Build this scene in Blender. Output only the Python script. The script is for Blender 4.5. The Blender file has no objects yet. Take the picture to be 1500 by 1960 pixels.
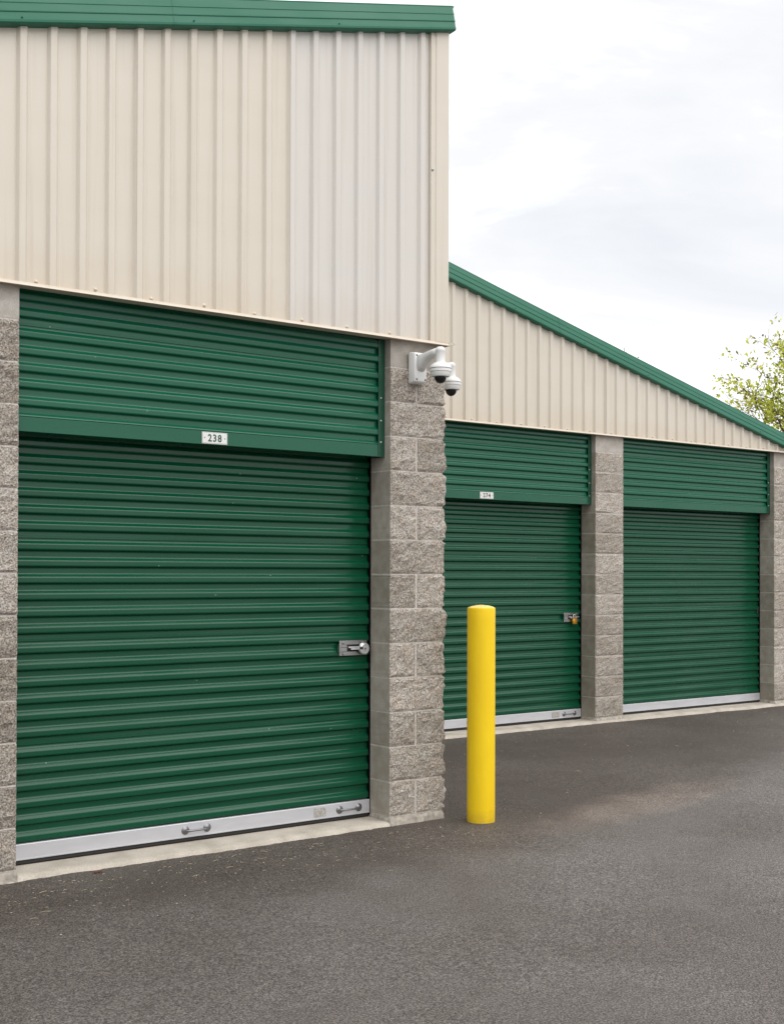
import bpy, bmesh, math, random
from mathutils import Vector, Matrix, noise

random.seed(7)
S = bpy.context.scene
COL = S.collection

# ------------------------------------------------------------------ camera
cd = bpy.data.cameras.new('camera')
cam = bpy.data.objects.new('camera', cd)
COL.objects.link(cam)
FW = Vector((0.6014, 0.7989, 0.0115)).normalized()
RT = Vector((0.7989, -0.6015, 0.0030))
RT = (RT - FW * RT.dot(FW)).normalized()
UP = RT.cross(FW)
cam.matrix_world = Matrix(((RT.x, UP.x, -FW.x, -4.4369),
                           (RT.y, UP.y, -FW.y, -5.9124),
                           (RT.z, UP.z, -FW.z, 1.4300),
                           (0, 0, 0, 1)))
cd.sensor_fit = 'VERTICAL'
cd.sensor_height = 36.0
cd.lens = 36.0 * 2412.37 / 1960.0
cd.shift_y = (1068.9 - 980.0) / 1960.0
cd.clip_start = 0.1
cd.clip_end = 600.0
S.camera = cam

# ------------------------------------------------------------------ sky, sun, exposure
SUN_DIR = Vector((0.15, -0.53, 0.83)).normalized()
elev = math.asin(SUN_DIR.z)
azim = math.atan2(SUN_DIR.x, SUN_DIR.y)
world = bpy.data.worlds.new('World')
S.world = world
world.use_nodes = True
nt = world.node_tree
nt.nodes.clear()


def node(t, kind, **kw):
    n = t.nodes.new(kind)
    for k, v in kw.items():
        setattr(n, k, v)
    return n


out = node(nt, 'ShaderNodeOutputWorld')
bg_sky = node(nt, 'ShaderNodeBackground')
bg_sky.inputs['Strength'].default_value = 0.12
sky = node(nt, 'ShaderNodeTexSky', sky_type='NISHITA', sun_disc=False)
sky.sun_elevation = elev
sky.sun_rotation = azim
sky.dust_density = 3.0
bg_cl = node(nt, 'ShaderNodeBackground')
mixw = node(nt, 'ShaderNodeMixShader')
tcw = node(nt, 'ShaderNodeTexCoord')
mpw = node(nt, 'ShaderNodeMapping')
mpw.inputs['Scale'].default_value = (1.3, 1.3, 4.2)
mpw.inputs['Rotation'].default_value = (0.0, 0.28, 0.5)
nz1 = node(nt, 'ShaderNodeTexNoise')
nz1.inputs['Scale'].default_value = 1.7
nz1.inputs['Detail'].default_value = 7.0
nz1.inputs['Roughness'].default_value = 0.56
nz1.inputs['Distortion'].default_value = 0.5
rmp = node(nt, 'ShaderNodeValToRGB')
rmp.color_ramp.elements[0].position = 0.30
rmp.color_ramp.elements[0].color = (0.555, 0.570, 0.595, 1)
rmp.color_ramp.elements[1].position = 0.60
rmp.color_ramp.elements[1].color = (1.0, 1.0, 1.0, 1)
e = rmp.color_ramp.elements.new(0.45)
e.color = (0.635, 0.637, 0.645, 1)
nz2 = node(nt, 'ShaderNodeTexNoise')
nz2.inputs['Scale'].default_value = 2.3
nz2.inputs['Detail'].default_value = 3.0
rm2 = node(nt, 'ShaderNodeMapRange')
rm2.inputs['From Min'].default_value = 0.60
rm2.inputs['From Max'].default_value = 0.80
rm2.inputs['To Min'].default_value = 0.93
rm2.inputs['To Max'].default_value = 0.70
bg_cl.inputs['Strength'].default_value = 1.15
L = nt.links.new
L(tcw.outputs['Generated'], mpw.inputs['Vector'])
L(mpw.outputs['Vector'], nz1.inputs['Vector'])
L(nz1.outputs['Fac'], rmp.inputs['Fac'])
L(rmp.outputs['Color'], bg_cl.inputs['Color'])
L(mpw.outputs['Vector'], nz2.inputs['Vector'])
L(nz2.outputs['Fac'], rm2.inputs['Value'])
L(sky.outputs['Color'], bg_sky.inputs['Color'])
L(rm2.outputs['Result'], mixw.inputs['Fac'])
L(bg_sky.outputs['Background'], mixw.inputs[1])
L(bg_cl.outputs['Background'], mixw.inputs[2])
L(mixw.outputs['Shader'], out.inputs['Surface'])

sd = bpy.data.lights.new('sun', 'SUN')
sd.energy = 1.5
sd.angle = math.radians(75)
sd.color = (1.0, 0.965, 0.92)
sun = bpy.data.objects.new('sun', sd)
COL.objects.link(sun)
sun.rotation_euler = (-SUN_DIR).to_track_quat('-Z', 'Y').to_euler()
sun.location = (4, -8, 12)

S.view_settings.view_transform = 'Standard'
S.view_settings.look = 'None'
S.view_settings.exposure = 0.48
S.view_settings.gamma = 1.0
S.view_settings.use_curve_mapping = False


# ------------------------------------------------------------------ materials
def new_mat(name):
    m = bpy.data.materials.new(name)
    m.use_nodes = True
    t = m.node_tree
    b = t.nodes['Principled BSDF']
    return m, t, b


def ramp(t, pts):
    r = node(t, 'ShaderNodeValToRGB')
    els = r.color_ramp.elements
    els[0].position, els[0].color = pts[0][0], (*pts[0][1], 1)
    els[1].position, els[1].color = pts[-1][0], (*pts[-1][1], 1)
    for p, c in pts[1:-1]:
        x = els.new(p)
        x.color = (*c, 1)
    return r


def tex(t, kind, scale, coord='Object', sc3=None, **inp):
    tc = node(t, 'ShaderNodeTexCoord')
    n = node(t, kind)
    src = tc.outputs[coord]
    if sc3:
        mp = node(t, 'ShaderNodeMapping')
        mp.inputs['Scale'].default_value = sc3
        t.links.new(src, mp.inputs['Vector'])
        src = mp.outputs['Vector']
    t.links.new(src, n.inputs['Vector'])
    n.inputs['Scale'].default_value = scale
    for k, v in inp.items():
        n.inputs[k].default_value = v
    return n


def mix(t, kind, fac, a, b):
    m = node(t, 'ShaderNodeMix', data_type='RGBA', blend_type=kind)
    for sock, v in ((m.inputs[0], fac), (m.inputs[6], a), (m.inputs[7], b)):
        if hasattr(v, 'links'):
            t.links.new(v, sock)
        elif isinstance(v, (int, float)):
            sock.default_value = v
        else:
            sock.default_value = (*v, 1)
    return m.outputs[2]


def maprange(t, v, a, b, c, d):
    m = node(t, 'ShaderNodeMapRange')
    t.links.new(v, m.inputs['Value'])
    for k, x in zip(('From Min', 'From Max', 'To Min', 'To Max'), (a, b, c, d)):
        m.inputs[k].default_value = x
    return m.outputs['Result']


def math_n(t, op, a, b=None):
    m = node(t, 'ShaderNodeMath', operation=op)
    for i, v in enumerate((a, b)):
        if v is None:
            continue
        if hasattr(v, 'links'):
            t.links.new(v, m.inputs[i])
        else:
            m.inputs[i].default_value = v
    return m.outputs[0]


def bump(t, b, h, strength, dist, prev=None):
    n = node(t, 'ShaderNodeBump')
    n.inputs['Strength'].default_value = strength
    n.inputs['Distance'].default_value = dist
    t.links.new(h, n.inputs['Height'])
    if prev is not None:
        t.links.new(prev, n.inputs['Normal'])
    t.links.new(n.outputs['Normal'], b.inputs['Normal'])
    return n.outputs['Normal']


def painted(name, base, dusty, rough, spec=0.5, speck=True, wave=0.42, streak=0.35):
    m, t, b = new_mat(name)
    n1 = tex(t, 'ShaderNodeTexNoise', 1.0, sc3=(1.3, 1.3, 5.0), Detail=5.0)
    f = maprange(t, n1.outputs['Fac'], 0.35, 0.75, 0.0, streak)
    c = mix(t, 'MIX', f, base, dusty)
    oi = node(t, 'ShaderNodeObjectInfo')
    f2 = maprange(t, oi.outputs['Random'], 0, 1, 0.0, 0.16)
    c = mix(t, 'MIX', f2, c, dusty)
    if speck:
        v = tex(t, 'ShaderNodeTexVoronoi', 5.5, sc3=(1.0, 1.0, 1.6), Randomness=1.0)
        s = maprange(t, v.outputs['Distance'], 0.018, 0.032, 0.55, 0.0)
        c = mix(t, 'MIX', s, c, (0.30, 0.40, 0.33))
    t.links.new(c, b.inputs['Base Color'])
    n2 = tex(t, 'ShaderNodeTexNoise', 2.0, sc3=(1.0, 1.0, 3.5), Detail=4.0)
    rr = maprange(t, n2.outputs['Fac'], 0.3, 0.7, rough - 0.06, rough + 0.1)
    t.links.new(rr, b.inputs['Roughness'])
    b.inputs['Specular IOR Level'].default_value = spec
    n3 = tex(t, 'ShaderNodeTexNoise', 2.2, Detail=1.0)
    bump(t, b, n3.outputs['Fac'], wave, 0.02)
    return m


M = {}
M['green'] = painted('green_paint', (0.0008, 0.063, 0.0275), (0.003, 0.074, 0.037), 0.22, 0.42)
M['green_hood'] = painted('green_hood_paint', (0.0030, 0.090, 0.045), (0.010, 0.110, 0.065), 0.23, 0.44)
M['green_trim'] = painted('green_trim_paint', (0.012, 0.132, 0.077), (0.042, 0.175, 0.118), 0.42, 0.36, speck=False, wave=0.12)
M['green_edge'] = painted('green_edge_paint', (0.008, 0.062, 0.034), (0.012, 0.070, 0.040), 0.30, speck=False, wave=0.1)
M['beige'] = painted('beige_paint', (0.645, 0.594, 0.510), (0.680, 0.636, 0.560), 0.42, 0.45, speck=False, wave=0.10, streak=0.6)
M['pale_beige'] = painted('pale_beige_paint', (0.650, 0.616, 0.568), (0.632, 0.612, 0.582), 0.45, 0.45, speck=False, wave=0.10, streak=0.9)


def dirt_beige():
    # beige paint with faint vertical rain streaks of dirt at the lap joints
    for key in ('beige', 'pale_beige'):
        m = M[key]
        t = m.node_tree
        b = t.nodes['Principled BSDF']
        src = b.inputs['Base Color'].links[0].from_socket
        n = tex(t, 'ShaderNodeTexNoise', 1.0, sc3=(26.0, 26.0, 0.7), Detail=4.0)
        f = maprange(t, n.outputs['Fac'], 0.52, 0.72, 0.0, 0.30)
        c = mix(t, 'MULTIPLY', f, src, (0.78, 0.73, 0.66))
        geo = node(t, 'ShaderNodeNewGeometry')
        sep = node(t, 'ShaderNodeSeparateXYZ')
        t.links.new(geo.outputs['Position'], sep.inputs[0])
        n2 = tex(t, 'ShaderNodeTexNoise', 1.0, sc3=(9.0, 9.0, 3.0), Detail=4.0)
        foot = maprange(t, math_n(t, 'ADD', sep.outputs['Z'], math_n(t, 'MULTIPLY', n2.outputs['Fac'], 0.35)), 2.95, 3.22, 0.42, 0.0)
        c = mix(t, 'MULTIPLY', foot, c, (0.93, 0.82, 0.70))
        t.links.new(c, b.inputs['Base Color'])


dirt_beige()


def metal(name, col, rough, metallic=1.0, var=0.15):
    m, t, b = new_mat(name)
    n = tex(t, 'ShaderNodeTexNoise', 9.0, sc3=(0.6, 0.6, 3.0), Detail=5.0)
    c = mix(t, 'MULTIPLY', maprange(t, n.outputs['Fac'], 0.35, 0.7, 0.0, 1.0), col, tuple(1 - var for _ in range(3)))
    t.links.new(c, b.inputs['Base Color'])
    b.inputs['Metallic'].default_value = metallic
    b.inputs['Roughness'].default_value = rough
    return m


M['aluminium'] = metal('aluminium', (0.57, 0.575, 0.605), 0.45, 0.35, 0.10)
M['steel'] = metal('galvanised_steel', (0.44, 0.44, 0.44), 0.33)
M['handle'] = metal('handle_steel', (0.24, 0.24, 0.25), 0.40)
M['chrome'] = metal('chrome', (0.72, 0.72, 0.73), 0.20, 0.55)
M['brass'] = metal('brass', (0.80, 0.40, 0.045), 0.28, 0.7)
M['dark_steel'] = metal('dark_steel', (0.06, 0.06, 0.06), 0.5)


def plain(name, col, rough=0.5, metallic=0.0, nsc=30.0, var=0.2, bmp=0.0):
    m, t, b = new_mat(name)
    n = tex(t, 'ShaderNodeTexNoise', nsc, Detail=4.0)
    c = mix(t, 'MULTIPLY', maprange(t, n.outputs['Fac'], 0.35, 0.7, 0.0, 1.0), col, tuple(1 - var for _ in range(3)))
    t.links.new(c, b.inputs['Base Color'])
    b.inputs['Roughness'].default_value = rough
    b.inputs['Metallic'].default_value = metallic
    if bmp:
        bump(t, b, n.outputs['Fac'], bmp, 0.01)
    return m


M['rubber'] = plain('black_rubber', (0.016, 0.014, 0.013), 0.7)
M['guide_shade'] = plain('guide_shade', (0.004, 0.0055, 0.005), 0.9)  # near-black colour stands in for shade in the hood cavity and guides
M['guide_shade'].node_tree.nodes['Principled BSDF'].inputs['Specular IOR Level'].default_value = 0.05
M['white_plastic'] = plain('white_plastic', (0.76, 0.76, 0.75), 0.35, nsc=12, var=0.05)
M['seam_plastic'] = plain('grey_seam', (0.25, 0.25, 0.25), 0.5)
M['sign_white'] = plain('sign_white', (0.78, 0.78, 0.76), 0.4, nsc=60, var=0.10)
M['sign_edge'] = plain('sign_edge', (0.55, 0.56, 0.55), 0.4, nsc=60, var=0.1)
M['sign_green'] = plain('sign_green', (0.022, 0.085, 0.065), 0.5)
M['sign_dark'] = plain('sign_dark', (0.035, 0.045, 0.045), 0.5)
M['sticker'] = plain('worn_sticker', (0.44, 0.42, 0.39), 0.7, nsc=110, var=0.5)
M['wood_dark'] = plain('bark', (0.075, 0.055, 0.042), 0.9, nsc=14, var=0.4, bmp=0.4)
M['straw'] = plain('straw', (0.52, 0.44, 0.30), 0.8, nsc=50)
M['pebble'] = plain('pebble', (0.42, 0.38, 0.33), 0.85, nsc=25, var=0.45)
M['leaf_brown'] = plain('dead_leaf', (0.13, 0.030, 0.018), 0.8)
M['white_chip'] = plain('white_mortar', (0.74, 0.70, 0.66), 0.8, nsc=80)
M['roof'] = plain('roof_metal', (0.05, 0.12, 0.085), 0.45, nsc=3)

# dome of the cameras: dark smoked plastic
m, t, b = new_mat('smoked_dome')
b.inputs['Base Color'].default_value = (0.006, 0.007, 0.009, 1)
b.inputs['Roughness'].default_value = 0.06
n = tex(t, 'ShaderNodeTexNoise', 30.0)
bump(t, b, n.outputs['Fac'], 0.02, 0.002)
M['dome'] = m


# yellow bollard paint
m, t, b = new_mat('yellow_paint')
n1 = tex(t, 'ShaderNodeTexNoise', 7.0, sc3=(1, 1, 0.35), Detail=5.0)
c = mix(t, 'MIX', maprange(t, n1.outputs['Fac'], 0.35, 0.72, 0, 1), (0.88, 0.605, 0.010), (0.82, 0.545, 0.009))
geo = node(t, 'ShaderNodeNewGeometry')
sep = node(t, 'ShaderNodeSeparateXYZ')
t.links.new(geo.outputs['Position'], sep.inputs[0])
n4 = tex(t, 'ShaderNodeTexNoise', 22.0, Detail=5.0)
dz = math_n(t, 'ADD', sep.outputs['Z'], math_n(t, 'MULTIPLY', n4.outputs['Fac'], -0.12))
foot_tone = maprange(t, dz, -0.11, -0.03, 0.38, 0.0)  # darker brown towards the foot of the post
c = mix(t, 'MIX', foot_tone, c, (0.30, 0.19, 0.04))
v = tex(t, 'ShaderNodeTexVoronoi', 11.0, Randomness=1.0)
c = mix(t, 'MIX', maprange(t, v.outputs['Distance'], 0.03, 0.06, 0.45, 0.0), c, (0.33, 0.22, 0.04))
t.links.new(c, b.inputs['Base Color'])
b.inputs['Roughness'].default_value = 0.42
b.inputs['Specular IOR Level'].default_value = 0.3
n2 = tex(t, 'ShaderNodeTexNoise', 60.0, Detail=3.0)
p_ = bump(t, b, n1.outputs['Fac'], 0.25, 0.02)
bump(t, b, n2.outputs['Fac'], 0.12, 0.004, p_)
M['yellow'] = m
M['yellow_top'] = plain('yellow_cap', (0.86, 0.68, 0.20), 0.55, nsc=45, var=0.18, bmp=0.6)


# split-face concrete block
def block_mat(name, lo, mid, hi, rough_face):
    m, t, b = new_mat(name)
    fine = tex(t, 'ShaderNodeTexNoise', 120.0 if rough_face else 210.0, Detail=4.0, Roughness=0.62)
    vor = tex(t, 'ShaderNodeTexVoronoi', 125.0, Randomness=1.0)
    med = tex(t, 'ShaderNodeTexNoise', 13.0, Detail=4.0)
    big = tex(t, 'ShaderNodeTexNoise', 2.4, Detail=3.0)
    if rough_face:
        r = ramp(t, [(0.37, lo), (0.49, mid), (0.63, hi)])
        t.links.new(fine.outputs['Fac'], r.inputs['Fac'])
        c = r.outputs['Color']
        sp = maprange(t, vor.outputs['Color'], 0.70, 0.98, 0.0, 0.62)
        c = mix(t, 'MIX', sp, c, hi)
        sp2 = maprange(t, vor.outputs['Color'], 0.22, 0.06, 0.0, 0.62)
        c = mix(t, 'MIX', sp2, c, lo)
        c = mix(t, 'MULTIPLY', maprange(t, med.outputs['Fac'], 0.36, 0.68, 0.0, 0.55), c, (0.88, 0.76, 0.67))
        c = mix(t, 'MULTIPLY', maprange(t, big.outputs['Fac'], 0.4, 0.7, 0.0, 0.55), c, (0.70, 0.70, 0.68))
    else:
        r = ramp(t, [(0.32, lo), (0.5, mid), (0.72, hi)])
        t.links.new(fine.outputs['Fac'], r.inputs['Fac'])
        c = r.outputs['Color']
        c = mix(t, 'MULTIPLY', maprange(t, med.outputs['Fac'], 0.36, 0.62, 0.0, 0.9), c, (0.80, 0.77, 0.73))
        c = mix(t, 'MULTIPLY', maprange(t, big.outputs['Fac'], 0.4, 0.7, 0.0, 0.4), c, (0.78, 0.78, 0.74))
    oi = node(t, 'ShaderNodeObjectInfo')
    c = mix(t, 'MULTIPLY', maprange(t, oi.outputs['Random'], 0.3, 1.0, 0.0, 1.0), c, (0.76, 0.75, 0.73))
    t.links.new(c, b.inputs['Base Color'])
    b.inputs['Roughness'].default_value = 0.9
    b.inputs['Specular IOR Level'].default_value = 0.2
    if rough_face:
        h = tex(t, 'ShaderNodeTexNoise', 70.0, Detail=7.0, Roughness=0.72)
        p = bump(t, b, h.outputs['Fac'], 1.0, 0.022)
        bump(t, b, vor.outputs['Distance'], 0.5, 0.006, p)
    else:
        h = tex(t, 'ShaderNodeTexNoise', 160.0, Detail=5.0, Roughness=0.7)
        bump(t, b, h.outputs['Fac'], 0.5, 0.004)
    return m


M['split'] = block_mat('split_face_concrete', (0.265, 0.24, 0.21), (0.56, 0.517, 0.464), (0.88, 0.825, 0.755), True)
M['smooth'] = block_mat('smooth_concrete', (0.36, 0.335, 0.292), (0.445, 0.415, 0.365), (0.53, 0.495, 0.44), False)
M['smooth_pale'] = block_mat('pale_smooth_concrete', (0.40, 0.375, 0.345), (0.52, 0.49, 0.455), (0.62, 0.59, 0.55), False)
M['mortar'] = plain('mortar', (0.62, 0.575, 0.525), 0.9, nsc=70, var=0.30, bmp=0.5)
M['footing'] = plain('footing_concrete', (0.43, 0.39, 0.335), 0.9, nsc=35, var=0.40, bmp=1.0)

# concrete sill / slab
m, t, b = new_mat('slab_concrete')
n1 = tex(t, 'ShaderNodeTexNoise', 6.0, Detail=6.0)
n2 = tex(t, 'ShaderNodeTexNoise', 120.0, Detail=4.0)
r = ramp(t, [(0.34, (0.41, 0.372, 0.318)), (0.5, (0.50, 0.458, 0.396)), (0.68, (0.57, 0.527, 0.462))])
t.links.new(n1.outputs['Fac'], r.inputs['Fac'])
c = mix(t, 'MULTIPLY', maprange(t, n2.outputs['Fac'], 0.35, 0.65, 0.45, 0.0), r.outputs['Color'], (0.6, 0.57, 0.52))
t.links.new(c, b.inputs['Base Color'])
b.inputs['Roughness'].default_value = 0.9
bump(t, b, n2.outputs['Fac'], 0.6, 0.006)
M['slab'] = m

# asphalt
m, t, b = new_mat('asphalt')
geo = node(t, 'ShaderNodeNewGeometry')
sep = node(t, 'ShaderNodeSeparateXYZ')
t.links.new(geo.outputs['Position'], sep.inputs[0])
ag = tex(t, 'ShaderNodeTexVoronoi', 105.0, Randomness=1.0)
ag2 = tex(t, 'ShaderNodeTexNoise', 125.0, Detail=4.0, Roughness=0.70)
patch = tex(t, 'ShaderNodeTexNoise', 0.55, Detail=5.0, Roughness=0.55, Distortion=0.6)
patch2 = tex(t, 'ShaderNodeTexNoise', 2.6, Detail=5.0, Roughness=0.6)
r = ramp(t, [(0.38, (0.046, 0.041, 0.038)), (0.50, (0.150, 0.1365, 0.128)), (0.63, (0.345, 0.316, 0.297))])
t.links.new(ag2.outputs['Fac'], r.inputs['Fac'])
c = mix(t, 'MIX', maprange(t, ag.outputs['Color'], 0.72, 1.0, 0.0, 0.45), r.outputs['Color'], (0.24, 0.225, 0.205))
c = mix(t, 'MIX', maprange(t, ag.outputs['Color'], 0.22, 0.05, 0.0, 0.55), c, (0.040, 0.036, 0.034))
c = mix(t, 'MULTIPLY', maprange(t, patch.outputs['Fac'], 0.40, 0.60, 0.80, 0.0), c, (0.70, 0.66, 0.63))
c = mix(t, 'MULTIPLY', maprange(t, patch2.outputs['Fac'], 0.42, 0.68, 0.0, 0.40), c, (0.74, 0.70, 0.66))
clump = tex(t, 'ShaderNodeTexNoise', 34.0, Detail=3.0, Roughness=0.6)
c = mix(t, 'MULTIPLY', maprange(t, clump.outputs['Fac'], 0.38, 0.58, 0.60, 0.0), c, (0.66, 0.65, 0.64))
# darker brownish band of asphalt along the feet of both buildings
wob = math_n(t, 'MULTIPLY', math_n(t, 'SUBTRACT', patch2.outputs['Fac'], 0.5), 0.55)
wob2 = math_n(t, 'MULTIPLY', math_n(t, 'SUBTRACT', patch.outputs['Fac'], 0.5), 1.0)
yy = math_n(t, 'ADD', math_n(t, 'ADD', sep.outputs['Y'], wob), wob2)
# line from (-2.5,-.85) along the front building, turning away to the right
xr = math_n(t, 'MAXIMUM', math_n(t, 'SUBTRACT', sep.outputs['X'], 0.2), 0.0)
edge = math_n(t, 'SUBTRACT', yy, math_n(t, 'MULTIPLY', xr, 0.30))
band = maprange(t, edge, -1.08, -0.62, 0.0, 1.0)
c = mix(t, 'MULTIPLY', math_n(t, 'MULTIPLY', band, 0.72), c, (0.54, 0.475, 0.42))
# pale dusty worn patch beyond the bollard
dx_ = math_n(t, 'DIVIDE', math_n(t, 'SUBTRACT', sep.outputs['X'], 1.75), 1.15)
dy_ = math_n(t, 'DIVIDE', math_n(t, 'SUBTRACT', math_n(t, 'SUBTRACT', sep.outputs['Y'], math_n(t, 'MULTIPLY', sep.outputs['X'], 0.22)), -0.75), 0.30)
rr_ = math_n(t, 'ADD', math_n(t, 'MULTIPLY', dx_, dx_), math_n(t, 'MULTIPLY', dy_, dy_))
rr_ = math_n(t, 'ADD', rr_, math_n(t, 'MULTIPLY', wob, 2.6))
dust = maprange(t, rr_, 0.1, 1.35, 0.60, 0.0)
c = mix(t, 'MULTIPLY', dust, c, (2.05, 1.92, 1.82))
# pale straw-coloured flecks of litter and grit
fl = tex(t, 'ShaderNodeTexVoronoi', 17.0, Randomness=1.0)
fleck = maprange(t, fl.outputs['Distance'], 0.045, 0.095, 0.8, 0.0)
fgate = maprange(t, fl.outputs['Color'], 0.76, 0.80, 0.0, 1.0)
c = mix(t, 'MIX', math_n(t, 'MULTIPLY', fleck, fgate), c, (0.40, 0.35, 0.28))
t.links.new(c, b.inputs['Base Color'])
rr = maprange(t, ag2.outputs['Fac'], 0.3, 0.7, 0.72, 0.55)
t.links.new(rr, b.inputs['Roughness'])
b.inputs['Specular IOR Level'].default_value = 0.42
p = bump(t, b, ag2.outputs['Fac'], 0.75, 0.010)
bump(t, b, ag.outputs['Distance'], 0.35, 0.004, p)
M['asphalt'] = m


def leaf_mat(name, a, bcol):
    m, t, b = new_mat(name)
    n = tex(t, 'ShaderNodeTexNoise', 1.7, Detail=3.0)
    c = mix(t, 'MIX', maprange(t, n.outputs['Fac'], 0.35, 0.65, 0, 1), a, bcol)
    t.links.new(c, b.inputs['Base Color'])
    b.inputs['Roughness'].default_value = 0.6
    tr = node(t, 'ShaderNodeBsdfTranslucent')
    t.links.new(c, tr.inputs['Color'])
    ms = node(t, 'ShaderNodeMixShader')
    ms.inputs['Fac'].default_value = 0.72
    o = t.nodes['Material Output']
    t.links.new(b.outputs['BSDF'], ms.inputs[1])
    t.links.new(tr.outputs['BSDF'], ms.inputs[2])
    t.links.new(ms.outputs['Shader'], o.inputs['Surface'])
    return m


M['leaf'] = leaf_mat('young_leaf', (0.60, 0.68, 0.08), (0.72, 0.72, 0.13))
M['leaf_dull'] = leaf_mat('bud_leaf', (0.20, 0.19, 0.07), (0.28, 0.24, 0.10))


# ------------------------------------------------------------------ mesh helpers
def mesh_obj(name, verts, faces, mats, parent=None, midx=None, smooth=False):
    me = bpy.data.meshes.new(name)
    me.from_pydata([tuple(v) for v in verts], [], faces)
    for mm in (mats if isinstance(mats, (list, tuple)) else [mats]):
        me.materials.append(mm)
    if midx:
        me.polygons.foreach_set('material_index', midx)
    if smooth:
        me.polygons.foreach_set('use_smooth', [True] * len(me.polygons))
    me.update()
    o = bpy.data.objects.new(name, me)
    COL.objects.link(o)
    if parent is not None:
        o.parent = parent
    return o


class MB:
    """collects simple shapes into one mesh"""

    def __init__(self):
        self.v, self.f, self.m = [], [], []

    def add(self, vs, fs, mi=0):
        k = len(self.v)
        self.v += [tuple(x) for x in vs]
        self.f += [tuple(i + k for i in q) for q in fs]
        self.m += [mi] * len(fs)

    def box(self, x0, x1, y0, y1, z0, z1, mi=0, bev=0.0):
        if bev <= 0:
            vs = [(x, y, z) for z in (z0, z1) for y in (y0, y1) for x in (x0, x1)]
            self.add(vs, [(0, 2, 3, 1), (4, 5, 7, 6), (0, 1, 5, 4), (2, 6, 7, 3), (0, 4, 6, 2), (1, 3, 7, 5)], mi)
            return
        bm = bmesh.new()
        bmesh.ops.create_cube(bm, size=1)
        for v in bm.verts:
            v.co = Vector(((x0 + x1) / 2 + v.co.x * (x1 - x0), (y0 + y1) / 2 + v.co.y * (y1 - y0), (z0 + z1) / 2 + v.co.z * (z1 - z0)))
        bmesh.ops.bevel(bm, geom=bm.edges[:], offset=bev, segments=2, affect='EDGES', profile=0.6)
        bm.verts.index_update()
        self.add([v.co[:] for v in bm.verts], [[v.index for v in f.verts] for f in bm.faces], mi)
        bm.free()

    def tube(self, pts, r, n=10, mi=0, caps=True):
        pts = [Vector(p) for p in pts]
        rs = r if isinstance(r, (list, tuple)) else [r] * len(pts)
        rings = []
        prev = None
        for i, p in enumerate(pts):
            d = (pts[min(i + 1, len(pts) - 1)] - pts[max(i - 1, 0)]).normalized()
            if prev is None:
                a = d.cross(Vector((0, 0, 1)))
                if a.length < 1e-3:
                    a = d.cross(Vector((1, 0, 0)))
            else:
                a = prev - d * prev.dot(d)
            a.normalize()
            prev = a
            bb = d.cross(a)
            rings.append([p + (a * math.cos(2 * math.pi * j / n) + bb * math.sin(2 * math.pi * j / n)) * rs[i] for j in range(n)])
        vs = [q for rg in rings for q in rg]
        fs = []
        for i in range(len(pts) - 1):
            for j in range(n):
                fs.append((i * n + j, i * n + (j + 1) % n, (i + 1) * n + (j + 1) % n, (i + 1) * n + j))
        if caps:
            fs.append(tuple(reversed(range(n))))
            fs.append(tuple((len(pts) - 1) * n + j for j in range(n)))
        self.add(vs, fs, mi)

    def lathe(self, prof, cx, cy, n=32, mi=0, axis='z', cz=0.0):
        """prof: list of (radius, height)"""
        vs, fs = [], []
        for (r, h) in prof:
            for j in range(n):
                a = 2 * math.pi * j / n
                if axis == 'z':
                    vs.append((cx + r * math.cos(a), cy + r * math.sin(a), cz + h))
                else:  # axis along -y (towards the viewer)
                    vs.append((cx + r * math.cos(a), cy - h, cz + r * math.sin(a)))
        for i in range(len(prof) - 1):
            for j in range(n):
                fs.append((i * n + j, i * n + (j + 1) % n, (i + 1) * n + (j + 1) % n, (i + 1) * n + j))
        self.add(vs, fs, mi)

    def extrude_x(self, prof, x0, x1, mi=0, closed=True, caps=True):
        """prof: list of (y, z)"""
        n = len(prof)
        vs = [(x0, y, z) for y, z in prof] + [(x1, y, z) for y, z in prof]
        fs = [(i, (i + 1) % n, n + (i + 1) % n, n + i) for i in range(n if closed else n - 1)]
        if caps and closed:
            fs += [tuple(reversed(range(n))), tuple(range(n, 2 * n))]
        self.add(vs, fs, mi)

    def build(self, name, mats, parent=None, smooth=False, sharp=None):
        o = mesh_obj(name, self.v, self.f, mats, parent, self.m, smooth)
        if smooth and sharp is not None:
            o.data.set_sharp_from_angle(angle=math.radians(sharp))
        return o


def fix_normals(o):
    bm = bmesh.new()
    bm.from_mesh(o.data)
    bmesh.ops.recalc_face_normals(bm, faces=bm.faces[:])
    bm.to_mesh(o.data)
    bm.free()
    return o


def thing(name, label, cat, loc=(0, 0, 0), group=None):
    o = bpy.data.objects.new(name, None)
    o.empty_display_size = 0.2
    COL.objects.link(o)
    o.location = loc
    o['label'] = label
    o['category'] = cat
    if group:
        o['group'] = group
    return o


def tag(o, label=None, cat=None, group=None, kind=None):
    if label:
        o['label'] = label
    if cat:
        o['category'] = cat
    if group:
        o['group'] = group
    if kind:
        o['kind'] = kind
    return o


COURSE = 0.2032
JT = 0.0095
ZC = 2.812           # underside of the cladding
YB = 2.8436          # front plane of the rear building


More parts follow.
